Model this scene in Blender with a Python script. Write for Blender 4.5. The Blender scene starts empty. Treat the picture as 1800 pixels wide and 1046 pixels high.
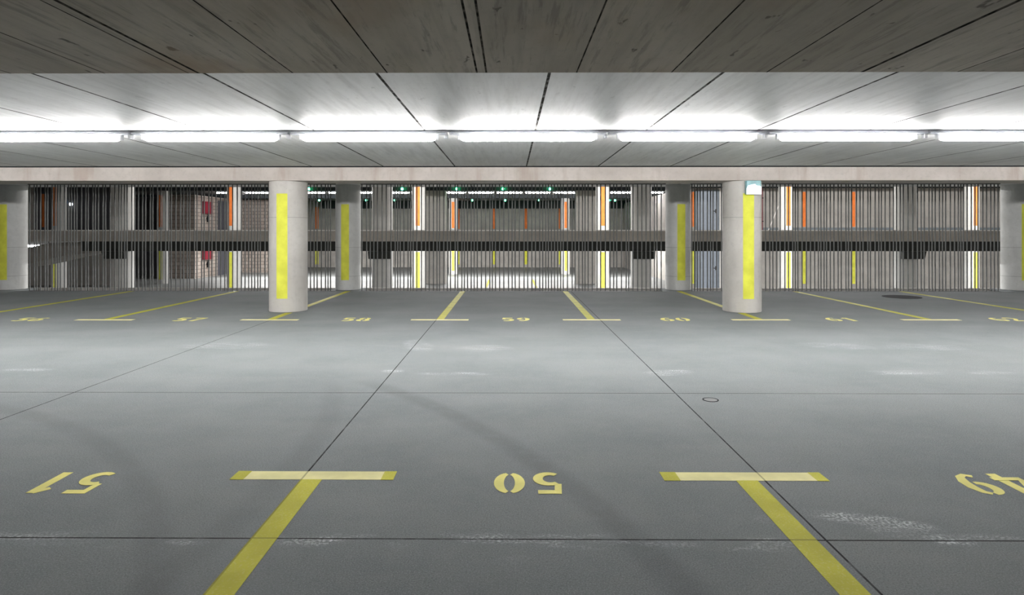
import bpy, bmesh, math, random
from mathutils import Vector
S = bpy.context.scene
COL = S.collection
random.seed(7)

# ------------------------------------------------------------------ camera
F, HY, EYE, TH = 1100.0, 408.0, 1.386, math.radians(0.4)
CX = 897.0 - F * math.tan(TH)
cd = bpy.data.cameras.new('camera'); cam = bpy.data.objects.new('camera', cd); COL.objects.link(cam)
cam.location = (0, 0, EYE); cam.rotation_euler = (math.pi / 2, 0, TH)
cd.sensor_fit = 'HORIZONTAL'; cd.sensor_width = 36.0; cd.lens = 36.0 * F / 1800.0
cd.shift_x = (900.0 - CX) / 1800.0; cd.shift_y = -(523.0 - HY) / 1800.0
cd.clip_start = 0.05; cd.clip_end = 200
S.camera = cam

# ------------------------------------------------------------------ world, exposure, hidden rows of lamps
w = bpy.data.worlds.new('world'); S.world = w; w.use_nodes = True
w.node_tree.nodes['Background'].inputs[0].default_value = (0.6, 0.65, 0.7, 1)
w.node_tree.nodes['Background'].inputs[1].default_value = 0.01
S.view_settings.view_transform = 'Standard'; S.view_settings.look = 'None'
S.view_settings.gamma = 1.0; S.view_settings.use_curve_mapping = False
S.view_settings.exposure = 2.35
TUBE_POWER = 23.0
ROW_POWER = 420.0
S.cycles.max_bounces = 10; S.cycles.diffuse_bounces = 6; S.cycles.glossy_bounces = 4
S.cycles.sample_clamp_indirect = 6.0
S.cycles.use_denoising = True
def strip_light(y, z, x0, x1, power):
    for tilt in (-50, 50):
        l = bpy.data.lights.new('lamp_row', 'AREA'); l.shape = 'RECTANGLE'
        l.size = x1 - x0; l.size_y = 0.05; l.energy = power * (x1 - x0) / 40.0; l.color = (1.0, 0.985, 0.97)
        o = bpy.data.objects.new('lamp_row', l); COL.objects.link(o)
        o.location = ((x0 + x1) / 2, y + (0.03 if tilt > 0 else -0.03), z); o.rotation_euler = (math.radians(tilt), 0, 0)
# decks and levels (metres): our floor 0, split-level decks beyond the fence
UP, LO = 1.42, -1.53           # floors of the upper and the lower deck beyond
CEIL, SOFFIT = 2.52, 2.27      # our ceiling, underside of the beams
UC = UP + 2.55                 # ceiling of the upper deck
LC = 1.10                      # underside of the deck slab = ceiling of the lower deck
strip_light(23.4, UC - 0.10, -11, 26, ROW_POWER)
strip_light(23.4, LC - 0.16, -11, 26, ROW_POWER)
strip_light(39.3, LC - 0.16, -18, 9, ROW_POWER * 1.3)

# ------------------------------------------------------------------ pixel helpers: where a sight line meets a plane of the place
def ray(px, py):
    r, u = (px - CX) / F, (HY - py) / F
    return (-math.sin(TH) + r * math.cos(TH), math.cos(TH) + r * math.sin(TH), u)
def on_floor(px, py, z=0.0):
    d = ray(px, py); t = (z - EYE) / d[2]
    return d[0] * t, d[1] * t
def at_depth(px, y):
    d = ray(px, HY); return d[0] * y / d[1]
def z_at(px, py, y):
    d = ray(px, py); return EYE + d[2] * y / d[1]

# ------------------------------------------------------------------ materials
class NT:
    def __init__(self, name):
        self.m = bpy.data.materials.new(name); self.m.use_nodes = True
        self.t = self.m.node_tree; self.n = self.t.nodes; self.l = self.t.links
        self.b = self.n['Principled BSDF']
        self.co = self.n.new('ShaderNodeTexCoord').outputs['Object']
        s = self.n.new('ShaderNodeSeparateXYZ'); self.l.new(self.co, s.inputs[0])
        self.x, self.y, self.z = s.outputs
    def put(self, v, sock):
        if hasattr(v, 'is_output'): self.l.new(v, sock)
        elif isinstance(v, (tuple, list)) and len(v) == 3 and sock.type == 'RGBA': sock.default_value = (*v, 1)
        else: sock.default_value = v
    def math(self, op, a, b=0.0, c=0.0, clamp=False):
        k = self.n.new('ShaderNodeMath'); k.operation = op; k.use_clamp = clamp
        for i, v in enumerate((a, b, c)): self.put(v, k.inputs[i])
        return k.outputs[0]
    def vec(self, x, y, z):
        k = self.n.new('ShaderNodeCombineXYZ')
        for i, v in enumerate((x, y, z)): self.put(v, k.inputs[i])
        return k.outputs[0]
    def noise(self, scale, detail=4.0, stretch=(1, 1, 1), rough=0.55, dist=0.0):
        mp = self.n.new('ShaderNodeMapping'); mp.inputs['Scale'].default_value = stretch
        self.l.new(self.co, mp.inputs['Vector'])
        k = self.n.new('ShaderNodeTexNoise'); k.inputs['Scale'].default_value = scale
        k.inputs['Detail'].default_value = detail; k.inputs['Roughness'].default_value = rough; k.inputs['Distortion'].default_value = dist
        self.l.new(mp.outputs[0], k.inputs['Vector'])
        return k.outputs['Fac']
    def ramp(self, f, lo, hi, a=0.0, b=1.0):
        k = self.n.new('ShaderNodeMapRange'); k.interpolation_type = 'SMOOTHSTEP'; k.clamp = True
        self.put(f, k.inputs[0]); k.inputs[1].default_value = lo; k.inputs[2].default_value = hi
        k.inputs[3].default_value = a; k.inputs[4].default_value = b
        return k.outputs[0]
    def mix(self, f, a, b, mode='MIX'):
        k = self.n.new('ShaderNodeMix'); k.data_type = 'RGBA'; k.blend_type = mode
        self.put(f, k.inputs['Factor']); self.put(a, k.inputs['A']); self.put(b, k.inputs['B'])
        return k.outputs['Result']
    def lines(self, c, xs, hw):
        """1 on thin lines at the given positions along the coordinate c"""
        acc = None
        for x in xs:
            x, h = x if isinstance(x, tuple) else (x, hw)
            v = self.ramp(self.math('ABSOLUTE', self.math('SUBTRACT', c, x)), h, h * 1.6, 1.0, 0.0)
            acc = v if acc is None else self.math('MAXIMUM', acc, v)
        return acc
    def bump(self, h, strength=0.2, dist=0.02):
        k = self.n.new('ShaderNodeBump'); k.inputs['Strength'].default_value = strength; k.inputs['Distance'].default_value = dist
        self.l.new(h, k.inputs['Height']); self.l.new(k.outputs[0], self.b.inputs['Normal'])
    def done(self, col=None, rough=None, metal=None, spec=None):
        for v, nm in ((col, 'Base Color'), (rough, 'Roughness'), (metal, 'Metallic'), (spec, 'Specular IOR Level')):
            if v is not None: self.put(v, self.b.inputs[nm])
        return self.m

def plain(name, col, rough=0.5, metal=0.0, var=0.12):
    t = NT(name); n = t.noise(7.0, 3)
    dark = tuple(c * (1 - var) for c in col); lite = tuple(min(1, c * (1 + var)) for c in col)
    return t.done(t.mix(t.ramp(n, 0.3, 0.7), dark, lite), rough, metal)
def emit(name, col, strength):
    t = NT(name); t.done(col, 0.4); t.put(col, t.b.inputs['Emission Color']); t.b.inputs['Emission Strength'].default_value = strength
    return t.m

def m_floor():
    t = NT('sealed_floor')
    n1 = t.noise(0.9, 5); n2 = t.noise(9.0, 5); n3 = t.noise(160.0, 2); ns = t.noise(1.3, 4, (0.35, 1.6, 1))
    c = t.mix(t.ramp(n1, 0.3, 0.7), (0.168, 0.186, 0.190), (0.212, 0.226, 0.230))
    c = t.mix(t.ramp(n2, 0.35, 0.75, 0.0, 0.35), c, (0.235, 0.240, 0.236))
    c = t.mix(t.ramp(ns, 0.45, 0.75, 0.0, 0.30), c, (0.25, 0.255, 0.25))
    c = t.mix(t.ramp(n3, 0.48, 0.64, 0.0, 0.5), c, (0.33, 0.345, 0.35))
    c = t.mix(t.ramp(t.noise(120.0, 2), 0.55, 0.68, 0.0, 0.5), c, (0.10, 0.11, 0.112))
    # tyre arcs
    for (cx, cy, r, hw, amt) in TYRES:
        d = t.math('SQRT', t.math('ADD', t.math('POWER', t.math('SUBTRACT', t.x, cx), 2.0), t.math('POWER', t.math('SUBTRACT', t.y, cy), 2.0)))
        a = t.math('ABSOLUTE', t.math('SUBTRACT', d, r))
        msk = t.math('MULTIPLY', t.ramp(a, hw * 0.2, hw, amt, 0.0), t.ramp(n2, 0.3, 0.6, 0.5, 1.0))
        c = t.mix(t.math('MULTIPLY', msk, t.ramp(t.y, 5.4, 6.0, 1.0, 0.0)), c, (0.06, 0.063, 0.063))
    # lime dust along the cross joints and in a few drifts
    nd = t.noise(2.2, 6, (1, 2.5, 1)); nf = t.noise(70.0, 3)
    band = t.ramp(t.math('ABSOLUTE', t.math('SUBTRACT', t.y, JY[0] - 0.02)), 0.0, 0.10, 1.0, 0.0)
    dust = t.math('MULTIPLY', band, t.ramp(nd, 0.50, 0.64))
    for (cx, cy, rx, ry, ang, amt) in DRIFTS:
        ca, sa = math.cos(ang), math.sin(ang)
        dx = t.math('SUBTRACT', t.x, cx); dy = t.math('SUBTRACT', t.y, cy)
        u = t.math('DIVIDE', t.math('ADD', t.math('MULTIPLY', dx, ca), t.math('MULTIPLY', dy, sa)), rx)
        v = t.math('DIVIDE', t.math('SUBTRACT', t.math('MULTIPLY', dy, ca), t.math('MULTIPLY', dx, sa)), ry)
        q = t.math('ADD', t.math('MULTIPLY', u, u), t.math('MULTIPLY', v, v))
        dust = t.math('MAXIMUM', dust, t.math('MULTIPLY', t.ramp(q, 0.1, 1.0, amt, 0.0), t.ramp(nd, 0.36, 0.58, 0.3, 1.0)))
    nl = t.noise(5.0, 5, (0.6, 2.6, 1), 0.7)
    dust = t.math('MULTIPLY', t.math('MULTIPLY', dust, t.ramp(nf, 0.40, 0.68)), t.ramp(nl, 0.40, 0.60, 0.2, 1.0))
    c = t.mix(dust, c, (0.62, 0.64, 0.66))
    j = t.math('MAXIMUM', t.lines(t.y, JY, 0.004), t.lines(t.x, JX, 0.004))
    c = t.mix(t.math('MULTIPLY', j, t.ramp(n2, 0.25, 0.55, 0.55, 0.95)), c, (0.02, 0.02, 0.02))
    t.bump(t.math('SUBTRACT', t.math('MULTIPLY', n3, 0.35), j), 0.15, 0.004)
    return t.done(c, t.ramp(n2, 0.3, 0.7, 0.8, 0.9), 0.0, 0.04)

def m_soffit(name, a, b, xs, hw, rough, spots=0.5, board=(0.525, 0.158), linecol=(0.03, 0.028, 0.025), spec=0.5, warm=0.0, streak=0.25):
    t = NT(name)
    n1 = t.noise(1.5, 5, (1, 0.35, 1)); n2 = t.noise(7.0, 5, (2.2, 0.16, 1)); n3 = t.noise(26.0, 4, (1, 0.45, 1)); n4 = t.noise(13.0, 3, (1, 0.4, 1))
    c = t.mix(t.ramp(n1, 0.3, 0.7), a, b)
    c = t.mix(t.ramp(n2, 0.42, 0.72, 0.0, 0.35), c, tuple(v * 0.62 for v in a))
    c = t.mix(t.ramp(n3, 0.5, 0.8, 0.0, 0.3), c, tuple(v * 0.7 for v in a))
    c = t.mix(t.ramp(n4, 0.67, 0.72, 0.0, spots), c, tuple(v * 0.25 for v in a))
    sp = spec
    wn = t.n.new('ShaderNodeTexWhiteNoise'); wn.noise_dimensions = '1D'
    t.put(t.math('FLOOR', t.math('DIVIDE', t.math('ADD', t.x, board[1]), board[0])), wn.inputs['W'])
    c = t.mix(t.ramp(wn.outputs['Value'], 0.0, 1.0, 0.0, 0.28), c, tuple(v * 0.55 for v in a))
    c = t.mix(t.ramp(t.noise(0.9, 4, (1, 0.6, 1)), 0.48, 0.72, 0.0, warm), c, (a[0] * 0.85, a[1] * 0.68, a[2] * 0.52))
    c = t.mix(t.ramp(t.noise(16.0, 5, (1.6, 0.12, 1), 0.7), 0.52, 0.66, 0.0, streak), c, tuple(v * 0.5 for v in a))
    if xs:
        j = t.lines(t.x, xs, hw)
        sp = t.math('MULTIPLY', t.math('SUBTRACT', 1.0, j), spec)
        c = t.mix(t.math('MULTIPLY', j, t.ramp(n3, 0.3, 0.6, 0.7, 1.0)), c, linecol)
        t.bump(t.math('SUBTRACT', t.math('MULTIPLY', n3, 0.2), j), 0.25, 0.006)
    return t.done(c, rough, 0.0, sp)

def m_concrete(name, a, b, stain=0.3, seams=(), rough=0.7, warm=None):
    t = NT(name)
    n1 = t.noise(1.6, 5); n2 = t.noise(14.0, 5); n3 = t.noise(5.0, 4, (1.0, 1.0, 0.15)); n4 = t.noise(40.0, 2)
    c = t.mix(t.ramp(n1, 0.3, 0.7), a, b)
    c = t.mix(t.ramp(n2, 0.45, 0.75, 0.0, 0.3), c, tuple(v * 0.8 for v in a))
    c = t.mix(t.ramp(n3, 0.52, 0.75, 0.0, stain), c, warm or tuple(v * 0.6 for v in a))
    c = t.mix(t.ramp(n4, 0.68, 0.74, 0.0, 0.35), c, tuple(v * 0.4 for v in a))
    if seams:
        j = t.lines(t.z, seams, 0.005)
        c = t.mix(t.math('MULTIPLY', j, 0.45), c, tuple(v * 0.4 for v in a))
    t.bump(n2, 0.08, 0.01)
    return t.done(c, rough, 0.0, 0.35)

def m_brick(name, a, b, mortar):
    t = NT(name)
    k = t.n.new('ShaderNodeTexBrick'); k.inputs['Scale'].default_value = 1.0
    t.l.new(t.vec(t.math('ADD', t.x, t.y), t.z, 0.0), k.inputs['Vector'])
    k.inputs['Color1'].default_value = (*a, 1); k.inputs['Color2'].default_value = (*b, 1); k.inputs['Mortar'].default_value = (*mortar, 1)
    k.inputs['Mortar Size'].default_value = 0.018; k.inputs['Brick Width'].default_value = 0.5; k.inputs['Row Height'].default_value = 0.24
    return t.done(k.outputs['Color'], 0.85)

def m_paint(name, col, wear, wearcol, rough=0.55, joints=False):
    t = NT(name)
    n1 = t.noise(3.5, 4); n2 = t.noise(90.0, 3)
    c = t.mix(t.ramp(n1, 0.35, 0.7), tuple(v * 0.88 for v in col), tuple(min(1, v * 1.08) for v in col))
    c = t.mix(t.math('MULTIPLY', t.ramp(n2, 0.50, 0.70, 0.0, wear), t.ramp(n1, 0.35, 0.6, 0.4, 1.0)), c, wearcol)
    if joints:
        sp = t.n.new('ShaderNodeSeparateXYZ'); t.l.new(t.n.new('ShaderNodeNewGeometry').outputs['Position'], sp.inputs[0])
        j = t.math('MAXIMUM', t.lines(sp.outputs[0], JX, 0.004), t.lines(sp.outputs[1], JY, 0.004))
        c = t.mix(t.math('MULTIPLY', j, 0.6), c, tuple(v * 0.25 for v in col))
    return t.done(c, rough, 0.0, 0.04)

JY = [on_floor(900, 948)[1], on_floor(900, 691)[1]]
JX = [-3.77, -1.17, 1.42]
def circle3(p, q, r):
    (ax, ay), (bx, by), (cx, cy) = p, q, r
    d = 2 * (ax * (by - cy) + bx * (cy - ay) + cx * (ay - by))
    ux = ((ax**2 + ay**2) * (by - cy) + (bx**2 + by**2) * (cy - ay) + (cx**2 + cy**2) * (ay - by)) / d
    uy = ((ax**2 + ay**2) * (cx - bx) + (bx**2 + by**2) * (ax - cx) + (cx**2 + cy**2) * (bx - ax)) / d
    return ux, uy, math.hypot(ax - ux, ay - uy)
TYRES = [(*circle3(on_floor(740, 705), on_floor(960, 825), on_floor(1190, 1020)), 0.13, 0.24),
         (*circle3(on_floor(130, 755), on_floor(245, 850), on_floor(272, 1000)), 0.12, 0.16),
         (*circle3(on_floor(250, 1040), on_floor(430, 900), on_floor(540, 790)), 0.13, 0.12)]
DRIFTS = []
for px, py, rx, ry, ang, amt in ((1530, 915, 0.34, 0.10, -0.32, 1.0), (1600, 938, 0.25, 0.07, -0.2, 0.9), (1180, 958, 0.16, 0.05, 0.0, 0.6), (900, 985, 0.10, 0.05, 0.2, 0.3), (60, 950, 0.35, 0.06, 0.0, 0.5),
                                 (560, 948, 0.12, 0.03, 0.0, 0.6), (1700, 945, 0.30, 0.05, 0.0, 0.7), (1340, 912, 0.06, 0.05, 0.3, 0.4),
                                 (1175, 655, 0.30, 0.16, 0.2, 0.8), (800, 657, 0.45, 0.10, 0.0, 0.7), (690, 652, 0.14, 0.10, 0.0, 0.7), (735, 607, 0.2, 0.5, 0.3, 0.6),
                                 (850, 612, 0.4, 0.25, 0.0, 0.5), (400, 607, 0.7, 0.3, 0.0, 0.5), (1580, 655, 0.5, 0.14, 0.0, 0.6), (1620, 610, 0.6, 0.3, 0.0, 0.4), (1470, 608, 0.5, 0.3, -0.3, 0.45), (50, 650, 0.3, 0.12, 0, 0.5), (1740, 655, 0.3, 0.12, 0, 0.5)):
    x, y = on_floor(px, py); DRIFTS.append((x, y, rx, ry, ang, amt))

M = {}
M['floor'] = m_floor()
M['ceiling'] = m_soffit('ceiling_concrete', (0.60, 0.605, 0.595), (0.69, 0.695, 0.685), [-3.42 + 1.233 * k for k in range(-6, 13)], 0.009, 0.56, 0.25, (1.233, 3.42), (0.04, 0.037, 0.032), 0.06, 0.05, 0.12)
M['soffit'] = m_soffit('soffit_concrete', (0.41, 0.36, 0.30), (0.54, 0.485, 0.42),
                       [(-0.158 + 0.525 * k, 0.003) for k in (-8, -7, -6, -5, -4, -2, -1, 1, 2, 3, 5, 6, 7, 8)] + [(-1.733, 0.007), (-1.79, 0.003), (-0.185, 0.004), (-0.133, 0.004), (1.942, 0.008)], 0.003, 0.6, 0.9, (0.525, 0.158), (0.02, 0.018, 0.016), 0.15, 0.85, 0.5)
M['beam'] = m_concrete('beam_concrete', (0.41, 0.37, 0.335), (0.50, 0.46, 0.425), 0.55, (), 0.7, (0.33, 0.255, 0.21))
M['pillar'] = m_concrete('pillar_concrete', (0.47, 0.45, 0.415), (0.55, 0.53, 0.495), 0.18, (1.64,), 0.65)
M['pillar_far'] = m_concrete('fence_pillar_concrete', (0.54, 0.545, 0.53), (0.64, 0.645, 0.63), 0.3, (0.33, 1.02), 0.65)
M['pillar_deck'] = m_concrete('deck_pillar_concrete', (0.50, 0.50, 0.48), (0.58, 0.58, 0.56), 0.15, (), 0.65)
M['deck'] = m_concrete('deck_edge_concrete', (0.27, 0.252, 0.225), (0.36, 0.335, 0.30), 0.4, (), 0.8, (0.24, 0.21, 0.18))
M['deckfloor'] = m_concrete('deck_floor_concrete', (0.20, 0.21, 0.21), (0.25, 0.26, 0.26), 0.0, (), 0.5)
M['wall'] = m_concrete('wall_concrete', (0.34, 0.325, 0.30), (0.43, 0.41, 0.38), 0.25, (), 0.8)
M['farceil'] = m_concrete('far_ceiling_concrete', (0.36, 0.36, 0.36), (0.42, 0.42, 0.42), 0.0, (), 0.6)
M['darkbeam'] = m_concrete('dark_beam_and_shade', (0.03, 0.036, 0.042), (0.042, 0.05, 0.056), 0.0, (), 0.8)  # upper deck beams and far wall top get their shade from this colour
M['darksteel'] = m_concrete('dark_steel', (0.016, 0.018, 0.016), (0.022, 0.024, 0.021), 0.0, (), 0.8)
M['darkwall'] = m_concrete('dark_wall_and_gap', (0.085, 0.088, 0.098), (0.11, 0.113, 0.125), 0.15, (), 0.7)
M['brick'] = m_brick('block_masonry', (0.31, 0.26, 0.225), (0.38, 0.33, 0.29), (0.13, 0.11, 0.10))
M['yellow'] = m_paint('yellow_stripe_paint', (0.70, 0.71, 0.09), 0.05, (0.6, 0.6, 0.3))
M['orange'] = m_paint('orange_stripe_paint', (0.90, 0.24, 0.06), 0.05, (0.8, 0.4, 0.2))
M['line'] = m_paint('yellow_line_paint', (0.50, 0.475, 0.045), 0.35, (0.62, 0.60, 0.25), joints=True)
M['pale'] = m_paint('pale_line_paint', (0.78, 0.73, 0.36), 0.25, (0.70, 0.68, 0.45), joints=True)
M['number'] = m_paint('number_paint', (0.78, 0.72, 0.22), 0.2, (0.5, 0.47, 0.25))
M['bar'] = plain('galvanised_bar', (0.15, 0.155, 0.152), 0.55, 0.1)
M['housing'] = plain('lamp_housing', (0.55, 0.57, 0.62), 0.4, 0.0, 0.04)
M['holder'] = plain('white_lamp_holder', (0.75, 0.76, 0.78), 0.4, 0.0, 0.03)
M['tube'] = emit('lit_tube', (1.0, 0.985, 0.975), TUBE_POWER)
M['green'] = emit('green_diode', (0.05, 1.0, 0.35), 6.0)
M['black'] = plain('black_plastic', (0.02, 0.02, 0.022), 0.5)
M['iron'] = plain('cast_iron', (0.022, 0.023, 0.026), 0.85); M['iron'].node_tree.nodes['Principled BSDF'].inputs['Specular IOR Level'].default_value = 0.05
M['drain'] = plain('grey_drain_lid', (0.13, 0.135, 0.135), 0.5)
M['red'] = plain('red_enamel', (0.22, 0.008, 0.025), 0.4)
M['pipe'] = plain('red_pipe_paint', (0.16, 0.02, 0.03), 0.45)
M['door'] = plain('blue_grey_door', (0.27, 0.31, 0.37), 0.45, 0.0, 0.06)
M['darkdoor'] = plain('dark_steel_door', (0.075, 0.078, 0.095), 0.5)
M['white'] = plain('white_paint', (0.72, 0.70, 0.67), 0.6, 0.0, 0.04)
M['base'] = plain('slate_skirting', (0.16, 0.19, 0.21), 0.6)
M['signbox'] = emit('lit_sign_panel', (0.86, 0.95, 1.0), 0.75)
M['teal'] = plain('turquoise_plastic', (0.22, 0.42, 0.44), 0.35, 0.0, 0.2)
M['blue'] = plain('blue_sign_enamel', (0.01, 0.04, 0.10), 0.4)

# ------------------------------------------------------------------ mesh helpers
def obj(name, bm, mat, parent=None, smooth=False, loc=(0, 0, 0)):
    me = bpy.data.meshes.new(name)
    bmesh.ops.recalc_face_normals(bm, faces=bm.faces)
    bm.to_mesh(me); bm.free()
    me.materials.append(mat)
    if smooth:
        for p in me.polygons: p.use_smooth = True
        try: me.set_sharp_from_angle(angle=math.radians(40))
        except Exception: pass
    o = bpy.data.objects.new(name, me); COL.objects.link(o); o.location = loc
    if parent: o.parent = parent
    return o
def thing(name, label, cat, loc=(0, 0, 0), group=None):
    o = bpy.data.objects.new(name, None); COL.objects.link(o); o.location = loc; o.empty_display_size = 0.2
    return tag(o, label, cat, group)
def tag(o, label, cat, group=None):
    o['label'] = label; o['category'] = cat; o['kind'] = 'thing'
    if group: o['group'] = group
    return o
def struct(name, bm, mat, label=None, cat=None):
    o = obj(name, bm, mat); o['kind'] = 'structure'
    if label: o['label'] = label
    if cat: o['category'] = cat
    return o
def box(bm, x0, x1, y0, y1, z0, z1, bevel=0.0):
    v = [bm.verts.new(p) for p in ((x0, y0, z0), (x1, y0, z0), (x1, y1, z0), (x0, y1, z0), (x0, y0, z1), (x1, y0, z1), (x1, y1, z1), (x0, y1, z1))]
    fs = [bm.faces.new([v[i] for i in q]) for q in ((0, 1, 2, 3), (4, 5, 6, 7), (0, 1, 5, 4), (1, 2, 6, 5), (2, 3, 7, 6), (3, 0, 4, 7))]
    if bevel:
        es = list({e for f in fs for e in f.edges})
        bmesh.ops.bevel(bm, geom=es, offset=bevel, segments=2, affect='EDGES', profile=0.5)
    return bm
def B(*a, **k): return box(bmesh.new(), *a, **k)
def ring(bm, prof, n=48, cx=0.0, cy=0.0, caps=True):
    rows = [[bm.verts.new((cx + r * math.cos(2 * math.pi * i / n), cy + r * math.sin(2 * math.pi * i / n), z)) for i in range(n)] for r, z in prof]
    for a, b in zip(rows, rows[1:]):
        for i in range(n): bm.faces.new((a[i], a[(i + 1) % n], b[(i + 1) % n], b[i]))
    if caps: bm.faces.new(rows[0]); bm.faces.new(rows[-1])
    return bm
def xcyl(bm, prof, n=16):
    """lathe along X: (r, x) pairs"""
    rows = [[bm.verts.new((x, r * math.cos(2 * math.pi * i / n), r * math.sin(2 * math.pi * i / n))) for i in range(n)] for r, x in prof]
    for a, b in zip(rows, rows[1:]):
        for i in range(n): bm.faces.new((a[i], a[(i + 1) % n], b[(i + 1) % n], b[i]))
    bm.faces.new(rows[0]); bm.faces.new(rows[-1])
    return bm
def prism(bm, pts, z0, z1):
    """flat outline in XY, given thickness"""
    a = [bm.verts.new((x, y, z0)) for x, y in pts]; b = [bm.verts.new((x, y, z1)) for x, y in pts]
    n = len(pts); bm.faces.new(a); bm.faces.new(b)
    for i in range(n): bm.faces.new((a[i], a[(i + 1) % n], b[(i + 1) % n], b[i]))
    return bm
def stripe_bm(r, z0, z1, width=0.19, n=10):
    """painted strip wrapped round the face of a round pillar that looks towards -Y"""
    bm = bmesh.new(); ha = width / 2 / r
    rows = []
    for rr in (r - 0.004, r + 0.0025):
        for z in (z0, z1):
            rows.append([bm.verts.new((rr * math.sin(-ha + 2 * ha * i / n), -rr * math.cos(-ha + 2 * ha * i / n), z)) for i in range(n + 1)])
    a0, a1, b0, b1 = rows
    for i in range(n):
        for p, q in ((a0, a1), (b0, b1), (a0, b0), (a1, b1)): bm.faces.new((p[i], p[i + 1], q[i + 1], q[i]))
    for i in (0, n): bm.faces.new((a0[i], a1[i], b1[i], b0[i]))
    return bm

# ------------------------------------------------------------------ our hall
XL, XR, YB, YE = -26.0, 26.0, -3.0, 14.72       # side walls, wall behind the camera, floor edge at the fence
R1, Y1 = 0.325, 11.06                            # pillars of the first row
R2, Y2 = 0.300, 15.18                            # pillars in the fence line
P1 = [at_depth(507, Y1), at_depth(1304, Y1)]
P2 = [at_depth(22, Y2), at_depth(612, Y2), at_depth(1192, Y2), at_depth(1786, Y2)]
bm = B(XL, XR, YB, YE, -0.30, 0.0)
for x in P2: box(bm, x - 0.36, x + 0.36, YE, Y2 + 0.36, -0.30, 0.0)
struct('floor', bm, M['floor'], 'grey sealed concrete floor of the parking hall', 'floor')
YS = 3.47                                        # far edge of the lowered soffit overhead
struct('ceiling', B(XL, XR, YS, 15.7, CEIL, CEIL + 0.25), M['ceiling'], 'smooth concrete ceiling with board joints above the tubes', 'ceiling')
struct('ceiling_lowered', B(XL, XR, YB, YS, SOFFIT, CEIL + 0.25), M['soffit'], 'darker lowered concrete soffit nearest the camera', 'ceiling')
struct('beam', B(XL, XR, 10.72, 11.42, SOFFIT, CEIL - 0.022), M['beam'], 'long pale concrete beam resting on the two big pillars', 'beam')
struct('trim_1', B(XL, XR, 10.74, 11.40, CEIL - 0.022, CEIL), M['iron'], 'dark joint line between beam and ceiling', 'joint')
struct('wall_back', B(XL, XR, YB - 0.25, YB, -0.3, CEIL + 0.25), M['wall'], 'concrete wall of the hall behind the camera', 'wall')
struct('wall_left', B(XL - 0.3, XL, YB, 55, LO - 0.3, UC + 0.3), M['wall'], 'concrete side wall at the left end', 'wall')
struct('wall_right', B(XR, XR + 0.3, YB, 55, LO - 0.3, UC + 0.3), M['wall'], 'concrete side wall at the right end', 'wall')

def pillar(x, y, r, z0, z1, mat, label, s0=0.24, s1=2.05, seam=True):
    t = thing('concrete_pillar', label, 'pillar', (x, y, z0))
    obj('shaft', ring(bmesh.new(), [(r - 0.006, 0), (r, 0.006), (r, z1 - z0 - 0.004), (r - 0.004, z1 - z0)], 64), mat, t, True)
    s = obj('stripe', stripe_bm(r, s0, s1), M['yellow'], t); s['label'] = 'broad yellow painted stripe'
    return t
pillar(P1[0], Y1, R1, 0, SOFFIT, M['pillar'], 'big pale round pillar with yellow stripe, under the beam left of bay 58')
pillar(P1[1], Y1, R1, 0, SOFFIT, M['pillar'], 'big pale round pillar with yellow stripe, carrying the small lit box')
fl = ('grey round pillar cut by the left edge of the photo, at the left fence end',
      'grey round pillar with shaded top, in the fence line right of the big left pillar',
      'grey round pillar with shaded top, in the fence line left of the big right pillar',
      'grey round pillar cut by the right edge of the photo, at the right fence end')
for x, l in zip(P2, fl): pillar(x, Y2, R2, 0, CEIL, M['pillar_far'], l)

# lit box on the right-hand big pillar
bx, by = at_depth(1323, 10.70), 10.70
t = thing('emergency_light', 'small white and turquoise lit box high on the right big pillar', 'emergency light', (bx, by, z_at(1323, 342, 10.72)))
hh = z_at(1323, 317.5, 10.72) - z_at(1323, 342, 10.72) - 0.004
obj('housing', B(-0.125, 0.125, -0.06, 0.034, 0.0, hh, bevel=0.012), M['teal'], t)
p = obj('lit_panel', B(-0.128, 0.122, -0.072, -0.058, 0.0, hh * 0.40, bevel=0.006), M['signbox'], t)
bm = bmesh.new()
pts = [(-0.125, 0.40), (-0.10, 0.62), (-0.03, 0.70), (0.02, 0.74), (0.03, 0.64), (0.09, 0.60), (0.118, 0.52), (0.118, 0.40)]
a = [bm.verts.new((x, -0.066, z * hh)) for x, z in pts]; b = [bm.verts.new((x, -0.058, z * hh)) for x, z in pts]
bm.faces.new(a); bm.faces.new(b)
for i in range(len(pts)): bm.faces.new((a[i], a[(i + 1) % len(pts)], b[(i + 1) % len(pts)], b[i]))
obj('bracket', B(-0.02, 0.06, 0.034, 0.062, 0.05, hh - 0.05), M['iron'], t)
q = obj('pale_emblem', bm, M['signbox'], t)

# ------------------------------------------------------------------ fluorescent tube luminaires of our hall
YT, ZT = 7.0, z_at(900, 243.0, 7.0)
TOPZ = CEIL
def luminaire_bms(drop, L=1.74, tube_len=1.50, r=0.034):
    h = bmesh.new()
    # folded sheet housing: narrow ceiling rib above a wider tray
    box(h, -L / 2, L / 2, -0.03, 0.03, 0.066, drop)
    box(h, -L / 2 + 0.01, L / 2 - 0.01, -0.05, 0.05, 0.042, 0.066, bevel=0.006)
    tb = xcyl(bmesh.new(), [(0.012, -tube_len / 2 - 0.012), (0.022, -tube_len / 2), (r, -tube_len / 2 + 0.03), (r, tube_len / 2 - 0.03), (0.022, tube_len / 2), (0.012, tube_len / 2 + 0.012)], 20)
    hs = []
    for s in (-1, 1):
        k = bmesh.new(); x = s * (tube_len / 2 + 0.028)
        box(k, x - 0.018, x + 0.018, -0.022, 0.022, -0.018, 0.042, bevel=0.005)
        hs.append(k)
    k = bmesh.new(); box(k, L / 2 - 0.035, L / 2, -0.03, 0.03, -0.004, 0.042, bevel=0.004)
    return h, tb, hs, k
px0, pitch = 927.5, 279.6
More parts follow.
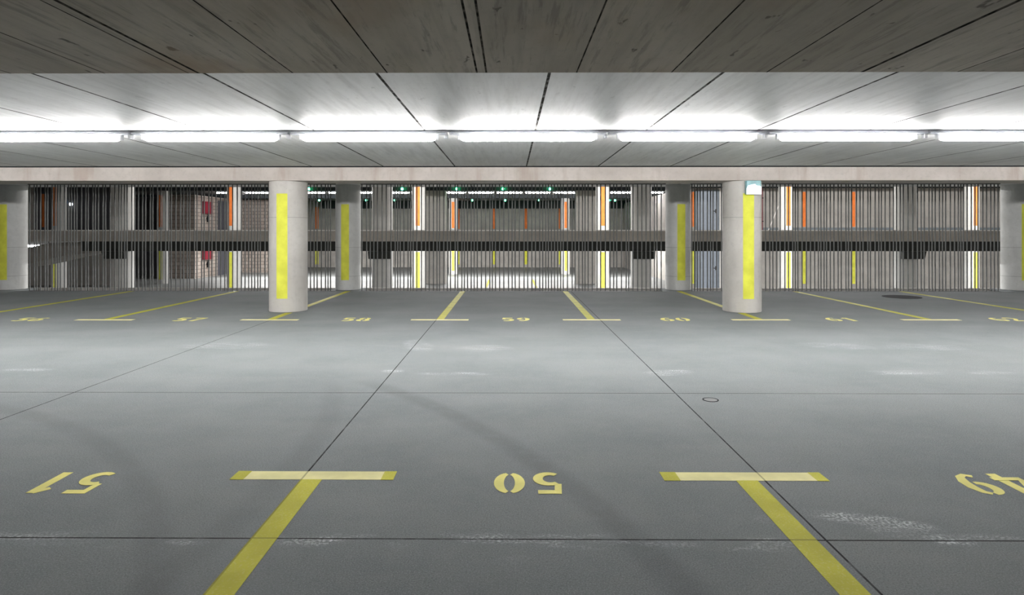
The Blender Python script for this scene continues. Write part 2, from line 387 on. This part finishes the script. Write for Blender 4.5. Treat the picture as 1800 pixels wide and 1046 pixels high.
TP = at_depth(px0 + pitch, YT) - at_depth(px0, YT)
h, tb, hs, jb = luminaire_bms(TOPZ - ZT, L=TP - 0.004, tube_len=1.47)
names = {-4: 'first lit tube luminaire in view from the left, cut by the photo edge', -3: 'second lit tube luminaire from the left in the near ceiling row', -2: 'third lit tube luminaire from the left, above the big left pillar and bay 58',
         -1: 'lit tube luminaire over bay 50, just left of the middle one', 0: 'middle lit tube luminaire'}
tube_labels = ['lit tube luminaire under the near ceiling, cut by the left edge of the photo',
               'lit tube luminaire under the near ceiling, second from the left edge',
               'lit tube luminaire under the near ceiling, right of the big left pillar top',
               'lit tube luminaire under the near ceiling, middle one straight above painted number 50',
               'lit tube luminaire under the near ceiling, left of the big right pillar top',
               'lit tube luminaire under the near ceiling, second from the right edge',
               'lit tube luminaire under the near ceiling, cut by the right edge of the photo']
lum = thing('tube_luminaire', tube_labels[3], 'ceiling light', (at_depth(px0, YT), YT, ZT), 'tube luminaires in the near ceiling row')
obj('housing', h, M['housing'], lum); obj('tube', tb, M['tube'], lum, True)
for k in hs: obj('lamp_holder', k, M['holder'], lum)
obj('joint_box', jb, M['holder'], lum)
def dup(root, loc, label=None, group=None):
    r = root.copy(); COL.objects.link(r); r.location = loc
    if label: r['label'] = label
    if group: r['group'] = group
    for ch in list(root.children):
        c = ch.copy(); COL.objects.link(c); c.parent = r
    return r
for k in range(-7, 8):
    if k == 0: continue
    lab = tube_labels[k + 3] if -3 <= k <= 3 else 'lit tube luminaire continuing the near row outside the photo'
    dup(lum, (at_depth(px0, YT) + k * TP, YT, ZT), lab)

# ------------------------------------------------------------------ painted bay marks and numbers
def stroke(bm, pts, ws, z0=0.0003, z1=0.0016):
    L, R = [], []
    for i, (x, y) in enumerate(pts):
        a = pts[max(0, i - 1)]; b = pts[min(len(pts) - 1, i + 1)]
        dx, dy = b[0] - a[0], b[1] - a[1]; d = math.hypot(dx, dy) or 1
        wv = ws if not isinstance(ws, (list, tuple)) else ws[i]
        L.append((x - dy / d * wv / 2, y + dx / d * wv / 2)); R.append((x + dy / d * wv / 2, y - dx / d * wv / 2))
    n = len(pts)
    vt = [[bm.verts.new((*p, z)) for p in side] for z in (z0, z1) for side in (L, R)]
    for i in range(n - 1):
        for p, q in ((vt[0], vt[1]), (vt[2], vt[3]), (vt[0], vt[2]), (vt[1], vt[3])): bm.faces.new((p[i], p[i + 1], q[i + 1], q[i]))
    for i in (0, n - 1): bm.faces.new((vt[0][i], vt[1][i], vt[3][i], vt[2][i]))
def arc(cx, cy, rx, ry, a0, a1, n=14):
    return [(cx + rx * math.cos(math.radians(a0 + (a1 - a0) * i / n)), cy + ry * math.sin(math.radians(a0 + (a1 - a0) * i / n))) for i in range(n + 1)]
def bulge(n, lo, hi): return [lo + (hi - lo) * math.sin(math.pi * i / n) for i in range(n + 1)]
def digit(bm, ch, ox, oy, s):
    """stencil digits in a 0.56 x 1 cell"""
    st = []
    thin, fat = 0.10, 0.19
    if ch == '0': st = [(arc(.28, .5, .20, .44, 102, 258), bulge(14, thin, fat)), (arc(.28, .5, .20, .44, 78, -78), bulge(14, thin, fat))]
    if ch == '1': st = [([(.32, 0), (.32, .98)], fat), ([(.31, .96), (.12, .76)], .13)]
    if ch == '2': st = [(arc(.27, .73, .19, .22, 165, -30, 14), bulge(14, .13, fat)), ([(.43, .60), (.25, .33), (.10, .17)], .15), ([(.05, .08), (.53, .08)], .16)]
    if ch == '4': st = [([(.40, 0), (.40, .18)], fat), ([(.40, .34), (.40, 1.0)], fat), ([(.32, .98), (.03, .30)], .12), ([(0, .26), (.56, .26)], .14)]
    if ch == '5': st = [([(.07, .92), (.50, .92)], .16), ([(.135, .97), (.105, .55)], .13), (arc(.26, .31, .22, .25, 128, -128, 18), bulge(18, .12, fat))]
    if ch == '6': st = [(arc(.28, .30, .19, .24, 95, -85, 14), bulge(14, .11, fat)), ([(.46, .86), (.33, .93), (.20, .84), (.11, .60), (.09, .34), (.14, .13), (.24, .05)], [.12, .13, .15, fat, fat, .14, .10])]
    if ch == '7': st = [([(.03, .92), (.53, .92)], .16), ([(.47, .80), (.32, .45), (.22, 0)], [.13, .17, fat])]
    if ch == '8': st = [(arc(.28, .74, .17, .20, 100, 262), bulge(14, .09, .16)), (arc(.28, .74, .17, .20, 80, -82), bulge(14, .09, .16)), (arc(.28, .27, .20, .23, 98, 260), bulge(14, .10, fat)), (arc(.28, .27, .20, .23, 82, -80), bulge(14, .10, fat))]
    if ch == '9': st = [(arc(.28, .70, .19, .24, 275, 95, 14), bulge(14, .11, fat)), ([(.10, .14), (.23, .07), (.36, .16), (.45, .40), (.47, .66), (.42, .87), (.32, .95)], [.12, .13, .15, fat, fat, .14, .10])]
    for i, (p, wd) in enumerate(st):
        stroke(bm, [(ox + x * s, oy + y * s) for x, y in p], [v * s for v in wd] if isinstance(wd, list) else wd * s, 0.0003 + i * 0.0001, 0.0014 + i * 0.0003)
def number(txt, px, py, label, turned=False, s=0.29, gap=0.055):
    bm = bmesh.new(); wd = 0.56 * s; tot = 2 * wd + gap
    for i, ch in enumerate(txt): digit(bm, ch, -tot / 2 + i * (wd + gap), -s / 2, s)
    x, y = on_floor(px, py)
    o = obj('bay_number', bm, M['number'], None, False, (x, y, 0))
    if turned: o.rotation_euler = (0, 0, math.pi)
    return tag(o, label, 'painted number', 'painted bay numbers')
number('51', 126, 848.5, 'yellow painted number 51 upside down on the near floor at left', True)
number('50', 930, 849, 'yellow painted number 50 upside down on the near floor in the middle', True)
number('49', 1752, 851, 'yellow painted number 49 upside down, cut by the right photo edge', True)
for n, px in ((56, 54), (57, 333), (58, 626), (59, 906), (60, 1186), (61, 1478), (62, 1768)):
    number(str(n), px, 561.5, 'pale yellow painted number %d on the floor of the far bay row' % n, False, 0.36, 0.05)

def bay_mark(px, py, near, label, stem_len, gap=None):
    """a T: pale crossbar with darker overpainted ends, and a long stem"""
    x, y = on_floor(px, py)
    t = thing('bay_marking', label, 'floor marking', (x, y, 0), 'T-shaped bay markings')
    def rect(x0, x1, y0, y1, z1): return prism(bmesh.new(), [(x0, y0), (x1, y0), (x1, y1), (x0, y1)], 0.0003, z1)
    hl = 0.455
    obj('crossbar', rect(-hl, hl, -0.06, 0.06, 0.0014), M['pale'], t)
    if near:
        for s in (-1, 1):
            k = random.uniform(0.06, 0.10)
            e = obj('crossbar_end', prism(bmesh.new(), [(s * (hl - k), -0.062), (s * (hl + 0.004), -0.062), (s * (hl + 0.004), 0.062), (s * (hl - k), 0.062)], 0.0003, 0.002), M['line'], t)
            e['label'] = 'darker overpainted end of the crossbar'
    y0, y1 = (-stem_len, -0.058) if near else (0.058, stem_len)
    if gap:
        obj('stem', rect(-0.06, 0.06, y0, gap[0] - y, 0.0018), M['line'], t); y0 = gap[1] - y
    obj('stem', rect(-0.06, 0.06, y0, y1, 0.0018), M['line'], t)
    return t
bay_mark(553, 836, True, 'yellow T marking on the near floor, between numbers 51 and 50', 5.0)
bay_mark(1306, 838, True, 'yellow T marking on the near floor, between numbers 50 and 49', 5.0)
yf = on_floor(900, 562.3)[1]
far_t = ((-90, 'yellow bay line running to the fence left of number 56'), (184, 'yellow T marking between far numbers 56 and 57'), (474, 'yellow T marking at the foot of the big left pillar'),
         (773, 'yellow T marking between far numbers 58 and 59'), (1040, 'yellow T marking between far numbers 59 and 60'),
         (1337, 'yellow T marking at the foot of the big right pillar'), (1636, 'yellow T marking between far numbers 61 and 62'), (1911, 'yellow bay line running to the fence right of number 62'))
for px, l in far_t: bay_mark(px, 562.3, False, l, YE - yf - 0.06, (Y1 - R1 - 0.005, Y1 + R1 + 0.005) if 'foot' in l else None)

# covers in the floor
x, y = on_floor(1585, 522)
t = thing('manhole_cover', 'round dark manhole cover on the floor near the right fence', 'manhole cover', (x, y, 0))
obj('frame', ring(bmesh.new(), [(0.37, 0.0003), (0.37, 0.006), (0.33, 0.007), (0.33, 0.0004)], 48, caps=False), M['iron'], t)
obj('lid', ring(bmesh.new(), [(0.325, 0.0003), (0.325, 0.005), (0.20, 0.006), (0.19, 0.004), (0.05, 0.005)], 48), M['iron'], t)
x, y = on_floor(1249, 703)
t = thing('floor_drain', 'small round drain lid in the floor beside the right joint', 'drain', (x, y, 0))
obj('frame', ring(bmesh.new(), [(0.065, 0.0003), (0.065, 0.003), (0.055, 0.003), (0.055, 0.0004)], 32, caps=False), M['iron'], t)
obj('lid', ring(bmesh.new(), [(0.054, 0.0003), (0.054, 0.002), (0.02, 0.0025)], 32), M['drain'], t)

# ------------------------------------------------------------------ bar fences between the fence-line pillars
FY = YE - 0.05
bar_me = ring(bmesh.new(), [(0.014, 0.0), (0.014, CEIL - 0.02)], 10)
bar0 = None
def fence(x0, x1, label):
    global bar0
    t = thing('bar_fence', label, 'fence', ((x0 + x1) / 2, FY, 0), 'tall bar fences along the floor edge')
    hw = (x1 - x0) / 2
    obj('bottom_rail', B(-hw, hw, -0.02, 0.02, 0.0, 0.008), M['bar'], t)
    obj('top_rail', B(-hw, hw, -0.025, 0.025, CEIL - 0.02, CEIL), M['bar'], t)
    xs = []; x = -hw + 0.03
    while x < hw - 0.02:
        xs.append(x); x += random.choice((0.060, 0.072, 0.085, 0.098, 0.110))
    for x in xs[:100]:
        if bar0 is None: o = bar0 = obj('bar', bar_me, M['bar'], t, True)
        else: o = bar0.copy(); COL.objects.link(o); o.parent = t
        o.location = (x, 0, 0)
fx = [at_depth(px, FY) for px in (50, 590, 634, 1170, 1214, 1757)]
fence(fx[0], fx[1], 'tall grey bar fence left of the middle, running behind the big left pillar')
fence(fx[2], fx[3], 'tall grey bar fence in the middle, between the two shaded fence pillars')
fence(fx[4], fx[5], 'tall grey bar fence on the right, running behind the big right pillar')

# ------------------------------------------------------------------ the split-level decks beyond
DY = 19.10
struct('floor_lower_deck', B(XL, XR, 15.7, 52.0, LO - 0.3, LO), M['deckfloor'], 'lower deck floor glimpsed through the fence', 'floor')
struct('wall_floor_edge', B(XL, XR, 15.56, 15.68, LO, -0.01), M['wall'], 'retaining wall below our floor edge', 'wall')
struct('deck_slab', B(XL, XR, DY, 52.0, LC, UP), M['deck'], 'concrete edge of the upper deck crossing the picture behind the fence', 'deck')
struct('trim_2', B(XL, XR, DY, DY + 0.08, UP, UP + 0.03), M['white'], 'thin pale kerb along the upper deck edge', 'kerb')
x_b = at_depth(150, 19.4)
struct('beam_deck_edge', B(x_b, XR, 19.25, 19.95, 0.80, LC), M['darksteel'], 'dark steel beam under the upper deck edge', 'beam')
struct('ceiling_upper_deck', B(XL, XR, 15.72, 52.0, UC, UC + 0.25), M['farceil'], 'ceiling of the upper deck', 'ceiling')
struct('wall_above', B(XL, XR, 15.70, 15.95, CEIL + 0.02, UC), M['wall'], 'slab edge above the fence', 'wall')
for k, y in enumerate((27.4, 35.4, 43.4)):
    struct('beam_upper_deck', B(XL, XR, y - 0.33, y + 0.33, UC - 0.25, UC), M['darkbeam'], 'beam under the upper deck ceiling, row %d from the fence' % (k + 1), 'beam')  # unlit beam faces: shade put into the dark colour
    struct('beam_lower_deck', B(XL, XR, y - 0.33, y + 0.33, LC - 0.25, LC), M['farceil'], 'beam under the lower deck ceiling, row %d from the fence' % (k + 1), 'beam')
struct('wall_far', B(XL, XR, 51.8, 52.0, LO, UC), M['wall'], 'far concrete wall with orange and yellow stripes', 'wall')
struct('wall_far_shade', B(at_depth(520, 45.0), at_depth(1213, 51.0), 51.3, 51.8, 3.33, UC), M['darkbeam'], 'dark band for the beam shadow along the top of the far wall', 'shading')  # shadow of the beam in front, built as a dark band
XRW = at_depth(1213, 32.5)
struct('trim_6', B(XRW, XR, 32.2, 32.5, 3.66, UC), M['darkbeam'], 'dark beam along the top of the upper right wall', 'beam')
struct('wall_right_deck', B(XRW, XR, 32.5, 32.8, UP, UC), M['wall'], 'concrete wall on the right of the upper deck', 'wall')
struct('wall_right_lower', B(XRW, XR, 32.5, 32.8, LO, LC), M['wall'], 'concrete wall on the right of the lower deck', 'wall')
struct('wall_right_return', B(XRW, XRW + 0.3, 32.8, 51.8, UP, UC - 0.25), M['wall'], 'side of the right deck wall', 'wall')
struct('wall_right_return_lower', B(XRW, XRW + 0.3, 32.8, 51.8, LO, LC - 0.25), M['wall'], 'side of the lower right deck wall', 'wall')
struct('baseboard_right', B(XRW + 2.0, XR, 32.47, 32.5, UP, UP + 0.2), M['base'], 'slate skirting of the right deck wall', 'skirting')
# painted marks on the far walls
def wall_stripe(px, y, base, mat, label, wdt=0.19):
    x = at_depth(px, y)
    o = obj('wall_stripe', prism(bmesh.new(), [(x - wdt / 2, y - 0.012), (x + wdt / 2, y - 0.012), (x + wdt / 2, y - 0.001), (x - wdt / 2, y - 0.001)], base + 0.24, base + 2.05), mat)
    return tag(o, label, 'painted stripe', 'painted stripes on the deck walls')
for px, wh in ((557, 'right of the big left pillar'), (805, 'first from the left in the middle fence'), (869, 'second from the left in the middle fence'), (924, 'third from the left in the middle fence'), (985, 'beside the right white far pillar'), (1107, 'left of the grey right deck pillar')):
    wall_stripe(px, 51.8, UP, M['orange'], 'small orange stripe on the far upper wall, ' + wh, 0.26)
    wall_stripe(px, 51.8, LO, M['yellow'], 'small yellow stripe on the far lower wall, ' + wh, 0.26)
for px, wh in ((1217, 'beside the blue-grey door'), (1413, 'nearer the big right pillar'), (1500, 'nearer the manhole cover')):
    wall_stripe(px, 32.5, UP, M['orange'], 'orange stripe on the right deck wall, ' + wh)
    wall_stripe(px, 32.5, LO, M['yellow'], 'yellow stripe on the lower right deck wall, ' + wh)
# doors in the right wall, one above the other
def deck_door(n, base, wh):
    x0, x1 = at_depth(1224, 32.5), at_depth(1262, 32.5)
    d = thing('door_%d' % n, 'blue-grey steel door in the right deck wall, ' + wh, 'door', (x0, 32.5, base)); d['kind'] = 'structure'
    W = x1 - x0
    bm = B(-0.06, 0.0, -0.06, 0.0, 0, 2.16); box(bm, W, W + 0.06, -0.06, 0.0, 0, 2.16); box(bm, -0.06, W + 0.06, -0.06, 0.0, 2.10, 2.16)
    obj('door_frame', bm, M['base'], d)
    lf = obj('door_leaf', B(0.005, W - 0.005, -0.045, -0.002, 0.01, 2.095, bevel=0.004), M['door'], d)
    hd = bmesh.new(); box(hd, W - 0.30, W - 0.12, -0.10, -0.075, 1.03, 1.07); box(hd, W - 0.16, W - 0.10, -0.09, -0.045, 0.95, 1.15)
    obj('door_handle', hd, M['black'], lf)
deck_door(1, UP, 'upper one'); deck_door(2, LO, 'lower one')
for nm, base, top in (('trim_3', UP, UC - 0.25), ('trim_4', LO, LC - 0.25)):
    struct(nm, B(at_depth(1263.5, 32.5), at_depth(1274, 32.5), 32.46, 32.5, base, top), M['white'], 'white painted wall strip right of the blue-grey door', 'trim')
x = at_depth(1339, 32.3)
t = thing('riser_pipe', 'dark red vertical pipe against the upper right deck wall, behind the big right pillar', 'pipe', (x, 32.3, UP))
obj('tube_run', ring(bmesh.new(), [(0.055, 0), (0.055, UC - UP)], 16), M['pipe'], t, True)
for z in (0.5, 1.7): obj('clamp', B(-0.07, 0.07, -0.06, 0.2, z, z + 0.04), M['iron'], t)
# sloping white handrail
t = thing('handrail', 'thin white sloping handrail in front of the upper right deck wall', 'handrail', (0, 0, 0))
ya = 30.0
pa = Vector((at_depth(1350, ya), ya, UP)); pb = Vector((at_depth(1371, ya), ya, z_at(1371, 356, ya)))
def rod(bm, a, b, r, n=10):
    d = (b - a); u = d.normalized(); s = u.cross(Vector((0, 1, 0))).normalized(); v = u.cross(s)
    A = [bm.verts.new(a + s * r * math.cos(2 * math.pi * i / n) + v * r * math.sin(2 * math.pi * i / n)) for i in range(n)]
    Bv = [bm.verts.new(b + s * r * math.cos(2 * math.pi * i / n) + v * r * math.sin(2 * math.pi * i / n)) for i in range(n)]
    for i in range(n): bm.faces.new((A[i], A[(i + 1) % n], Bv[(i + 1) % n], Bv[i]))
    bm.faces.new(A); bm.faces.new(Bv); return bm
obj('rail', rod(bmesh.new(), pa, pb, 0.022), M['white'], t, True)
obj('post', rod(bmesh.new(), Vector((pb.x - 0.02, ya, UP)), pb, 0.02), M['wall'], t, True)

# pillars through both decks
def deck_pillar(x, y, r, mat, label, stripes=True, square=None):
    t = thing('concrete_pillar', label, 'pillar', (x, y, LO))
    for z0, z1, sm in ((UP, UC - 0.25, 'orange'), (LO, LC - 0.25 if y > 20 else 0.80, 'yellow')):
        if square: bm = B(-square[0], square[0], -square[1], square[1], z0 - LO, z1 - LO, bevel=0.02)
        else: bm = ring(bmesh.new(), [(r, z0 - LO), (r, z1 - LO)], 40)
        obj('shaft', bm, mat, t, not square)
        if stripes:
            s = obj('stripe', stripe_bm(r, z0 - LO + 0.24, z0 - LO + 2.05), M[sm], t); s['label'] = '%s painted stripe' % sm
    return t
for px, wh in ((215, 'behind the left fence, left of the brick core'), (672, 'at the left of the middle fence'), (1127, 'at the right of the middle fence'), (1591, 'behind the right fence, above the manhole cover')):
    deck_pillar(at_depth(px, 19.6), 19.6, 0.32, M['pillar_deck'], 'grey unstriped deck-edge pillar ' + wh, False)
for px, wh in ((103.5, 'leftmost, beside the ramp'), (411, 'just left of the big left pillar'), (736, 'left one in the middle fence'), (1059, 'right one in the middle fence'), (1381, 'just right of the big right pillar'), (1707, 'rightmost, near the right fence end')):
    deck_pillar(at_depth(px, 27.4), 27.4, 0.29, M['pillar_deck'], 'white-lit striped deck pillar, ' + wh)
deck_pillar(at_depth(287, 35.4), 35.4, 0.29, M['pillar_deck'], 'shaded round deck pillar with stripes, in front of the brick core')
for px, wh in ((767, 'left'), (1029, 'right')):
    deck_pillar(at_depth(px, 35.4), 35.4, 0, M['wall'], 'broad grey unstriped wall pier at the %s of the far middle opening' % wh, False, (0.56, 0.33))
for px, wh in ((797, 'left'), (994, 'right')):
    deck_pillar(at_depth(px, 43.4), 43.4, 0.30, M['pillar_deck'], 'white far round pillar with stripes at the %s end of the far tube row' % wh)

# brick core at the left, with fire cabinets and doors
XC = at_depth(343, 39.0)
core_face = 39.0
for nm, b0, b1 in (('upper', UP, UC), ('lower', LO, LC)):
    bb = b1 - 0.25
    struct('wall_core_%s' % nm, B(at_depth(292, 39.0), XC, core_face, 42.0, b0, bb), M['brick'], 'brick stair core on the %s deck at left' % nm, 'wall')
    struct('wall_brick_%s' % nm, B(XC, at_depth(520, 45.0), 45.0, 45.3, b0, bb), M['brick'], 'brick wall right of the stair core on the %s deck' % nm, 'wall')
    struct('wall_core_side_%s' % nm, B(XC - 0.3, XC, 43.8, 51.8, b0, bb), M['brick'], 'brick side wall behind the stair core on the %s deck' % nm, 'wall')
n = 3
for nm, b0 in (('upper', UP), ('lower', LO)):
    c = thing('fire_cabinet', 'dark red fire cabinet on the lit brick wall, %s deck' % nm, 'fire cabinet', (XC + 0.003, 40.4, b0 + 1.15))
    obj('cabinet_body', B(0.0, 0.20, -0.52, 0.52, 0, 0.78, bevel=0.01), M['red'], c)
    cdoor = obj('cabinet_door', B(0.20, 0.215, -0.49, 0.49, 0.03, 0.75, bevel=0.004), M['red'], c)
    obj('cabinet_handle', B(0.215, 0.235, 0.36, 0.42, 0.35, 0.47), M['black'], cdoor)
    e = thing('fire_extinguisher', 'small dark extinguisher hanging below the red cabinet, %s deck' % nm, 'extinguisher', (XC + 0.1, 40.5, b0 + 0.62))
    obj('cylinder_body', ring(bmesh.new(), [(0.07, 0), (0.08, 0.02), (0.08, 0.34), (0.04, 0.41), (0.025, 0.43)], 20), M['iron'], e, True)
    obj('valve', B(-0.05, 0.05, -0.02, 0.02, 0.43, 0.48), M['black'], e)
    obj('bracket', B(-0.10, -0.075, -0.05, 0.05, 0.15, 0.30), M['iron'], e)
    d = thing('door_%d' % n, 'dark steel door in the brick core, %s deck' % nm, 'door', (XC, 42.0, b0)); d['kind'] = 'structure'; n += 1
    lf = obj('door_leaf', B(-0.25, -0.02, 0.0, 1.80, 0.0, 2.10), M['darkdoor'], d)
    lw = obj('door_frame', B(-0.28, 0.0, 0.0, 1.80, 2.10, UC - UP - 0.25 if nm == 'upper' else LC - LO - 0.25), M['brick'], d)
    obj('door_handle', B(-0.02, 0.04, 1.50, 1.66, 1.0, 1.05), M['black'], lf)
# dark wall at the far left with its sign
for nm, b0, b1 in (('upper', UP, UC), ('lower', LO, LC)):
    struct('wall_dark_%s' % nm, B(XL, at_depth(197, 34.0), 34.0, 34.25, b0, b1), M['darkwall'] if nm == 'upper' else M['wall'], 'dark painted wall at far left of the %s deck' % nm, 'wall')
    struct('wall_gap_dark_%s' % nm, B(XL, at_depth(292, 39.0), 41.5, 41.75, b0, b1 - 0.25), M['darkwall'], 'added dark wall in the gap left of the stair core on the %s deck' % nm, 'wall')  # added dark wall, so the void beside the core turns black
wall_stripe(77, 34.0, UP, M['orange'], 'dull orange stripe on the dark wall at far left')
x = at_depth(112, 33.98); z = z_at(112, 355, 33.98)
t = thing('round_sign', 'small round dark blue sign on the dark wall at far left', 'sign', (x, 33.98, z))
def disc(r, y0, y1, n=28):
    bm = bmesh.new(); rows = [[bm.verts.new((r * math.cos(2 * math.pi * i / n), y, r * math.sin(2 * math.pi * i / n))) for i in range(n)] for y in (y0, y1)]
    for i in range(n): bm.faces.new((rows[0][i], rows[0][(i + 1) % n], rows[1][(i + 1) % n], rows[1][i]))
    bm.faces.new(rows[0]); bm.faces.new(rows[1]); return bm
sf = obj('sign_face', disc(0.22, -0.03, 0.02), M['blue'], t)
bm = B(-0.03, 0.05, -0.036, -0.03, -0.13, 0.06); box(bm, -0.02, 0.04, -0.036, -0.03, 0.08, 0.14)
obj('pictogram', bm, M['door'], sf)
x = at_depth(123.5, 33.9); z = z_at(123.5, 359, 33.9)
t = thing('wall_lamp', 'tiny white wall lamp beside the round blue sign', 'lamp', (x, 33.98, z))
obj('globe', disc(0.075, -0.10, 0.0, 20), emit('lamp_globe', (0.9, 0.95, 1.0), 1.2), t); obj('backplate', disc(0.09, 0.0, 0.018, 20), M['housing'], t)
# ramp beside the deck at the left
ry0, ry1 = 20.6, 22.4
prof = [(12, 443.5), (60, 433), (92, 426.2), (185, 426.2), (185, 441), (108, 450.5), (58, 462), (12, 472)]
bm = bmesh.new()
fr = [bm.verts.new((at_depth(px, ry0), ry0, z_at(px, py, ry0))) for px, py in prof]
bk = [bm.verts.new((v.co.x, ry1, v.co.z)) for v in fr]
bm.faces.new(fr); bm.faces.new(bk)
for i in range(len(fr)): bm.faces.new((fr[i], fr[(i + 1) % len(fr)], bk[(i + 1) % len(bk)], bk[i]))
struct('ramp', bm, M['deck'], 'sloping concrete ramp under the deck edge at left', 'ramp')

# distant lit tubes on the upper deck, and a few of the lower deck seen past the ramp
h, tb, hs, jb = luminaire_bms(0.11, 1.76, 1.52, 0.035)
YF = 39.3
xs = [at_depth(px, YF) for px in (846 - 49.6 * 1, 846 - 49.6 * 0, 895.5, 944.5, 992)]
step = at_depth(895.5, YF) - at_depth(846, YF)
x0 = at_depth(846, YF)
ks = [k for k in range(-9, 7) if k != 0]
far = thing('tube_luminaire', 'distant lit tube on the upper deck, second from the left in the middle opening', 'ceiling light', (x0, YF, UC - 0.11), 'distant tube luminaires on the upper deck')
obj('housing', h, M['housing'], far); obj('tube', tb, M['tube'], far, True)
for k in hs: k.free()
jb.free()
for k in ks:
    side = 'left of' if k < -1 else 'right of'
    c = {-1: 'first from the left in the middle opening', 1: 'third from the left in the middle opening', 2: 'fourth from the left in the middle opening', 3: 'at the right end of the middle opening'}.get(k)
    if c is None: c = '%s the middle opening, %s from it' % (side, {1: 'first', 2: 'second', 3: 'third', 4: 'fourth', 5: 'fifth', 6: 'sixth', 7: 'seventh', 8: 'eighth'}[abs(k) - (1 if k < 0 else 3)])
    dup(far, (x0 + k * step, YF, UC - 0.11), 'distant lit tube on the upper deck, ' + c)
t = dup(far, (at_depth(58, 23.4), 23.4, LC - 0.24), 'lit tube luminaire seen in the gap above the ramp at left', 'tube luminaires of the lower deck')
for sx in (-0.6, 0.6): obj('hanger', B(sx - 0.01, sx + 0.01, -0.01, 0.01, 0.11, 0.24), M['iron'], t)
# green bay indicator lights under the upper deck ceiling
gi = None
for row, y, zc, pts in (('front', 34.97, 332, (543, 707, 803, 884.5, 966)), ('rear', 34.97 * 76 / 56, 352, (561, 644, 694, 830, 888, 948, 1072, 1081))):
    for i, px in enumerate(pts):
        z = z_at(px, zc, y)
        lab = 'green glowing bay indicator lamp, %s row under the far ceiling, %s from the left' % (row, ('first', 'second', 'third', 'fourth', 'fifth', 'sixth', 'seventh', 'eighth')[i])
        if gi is None:
            gi = thing('indicator_lamp', lab, 'indicator lamp', (at_depth(px, y), y, z), 'green bay indicator lamps')
            obj('lens', ring(bmesh.new(), [(0.02, -0.075), (0.06, -0.055), (0.075, 0.0), (0.06, 0.05), (0.03, 0.06)], 16), M['green'], gi, True)
            obj('stem', ring(bmesh.new(), [(0.012, 0.055), (0.012, 0.06 + UC - z - 0.06)], 8), M['black'], gi)
        else: dup(gi, (at_depth(px, y), y, z), lab)

# painted bay lines glimpsed on the lower deck
for px, wh in ((857, 'left'), (940, 'right')):
    x = at_depth(px, 35.0)
    o = obj('deck_line', prism(bmesh.new(), [(x - 0.06, 27.8), (x + 0.06, 27.8), (x + 0.06, 38.3), (x - 0.06, 38.3)], LO + 0.0005, LO + 0.003), M['line'])
    tag(o, '%s of the two yellow lines on the lower deck floor in the middle opening' % wh, 'floor marking', 'yellow lines on the lower deck')
# dark corbels under the deck-edge beam at its pillars
for px, wh in ((215, 'left of the brick core'), (672, 'at the left of the middle fence'), (1127, 'at the right of the middle fence'), (1591, 'behind the right fence')):
    x = at_depth(px, 19.6)
    c = bmesh.new()
    a = [c.verts.new((x + sx * 0.34, yy, zz)) for sx in (-1, 1) for yy, zz in ((19.10, 0.798), (19.25, 0.798), (19.27, 0.56), (19.18, 0.56))]
    for q in ((0, 1, 2, 3), (4, 5, 6, 7), (0, 1, 5, 4), (1, 2, 6, 5), (2, 3, 7, 6), (3, 0, 4, 7)): c.faces.new([a[i] for i in q])
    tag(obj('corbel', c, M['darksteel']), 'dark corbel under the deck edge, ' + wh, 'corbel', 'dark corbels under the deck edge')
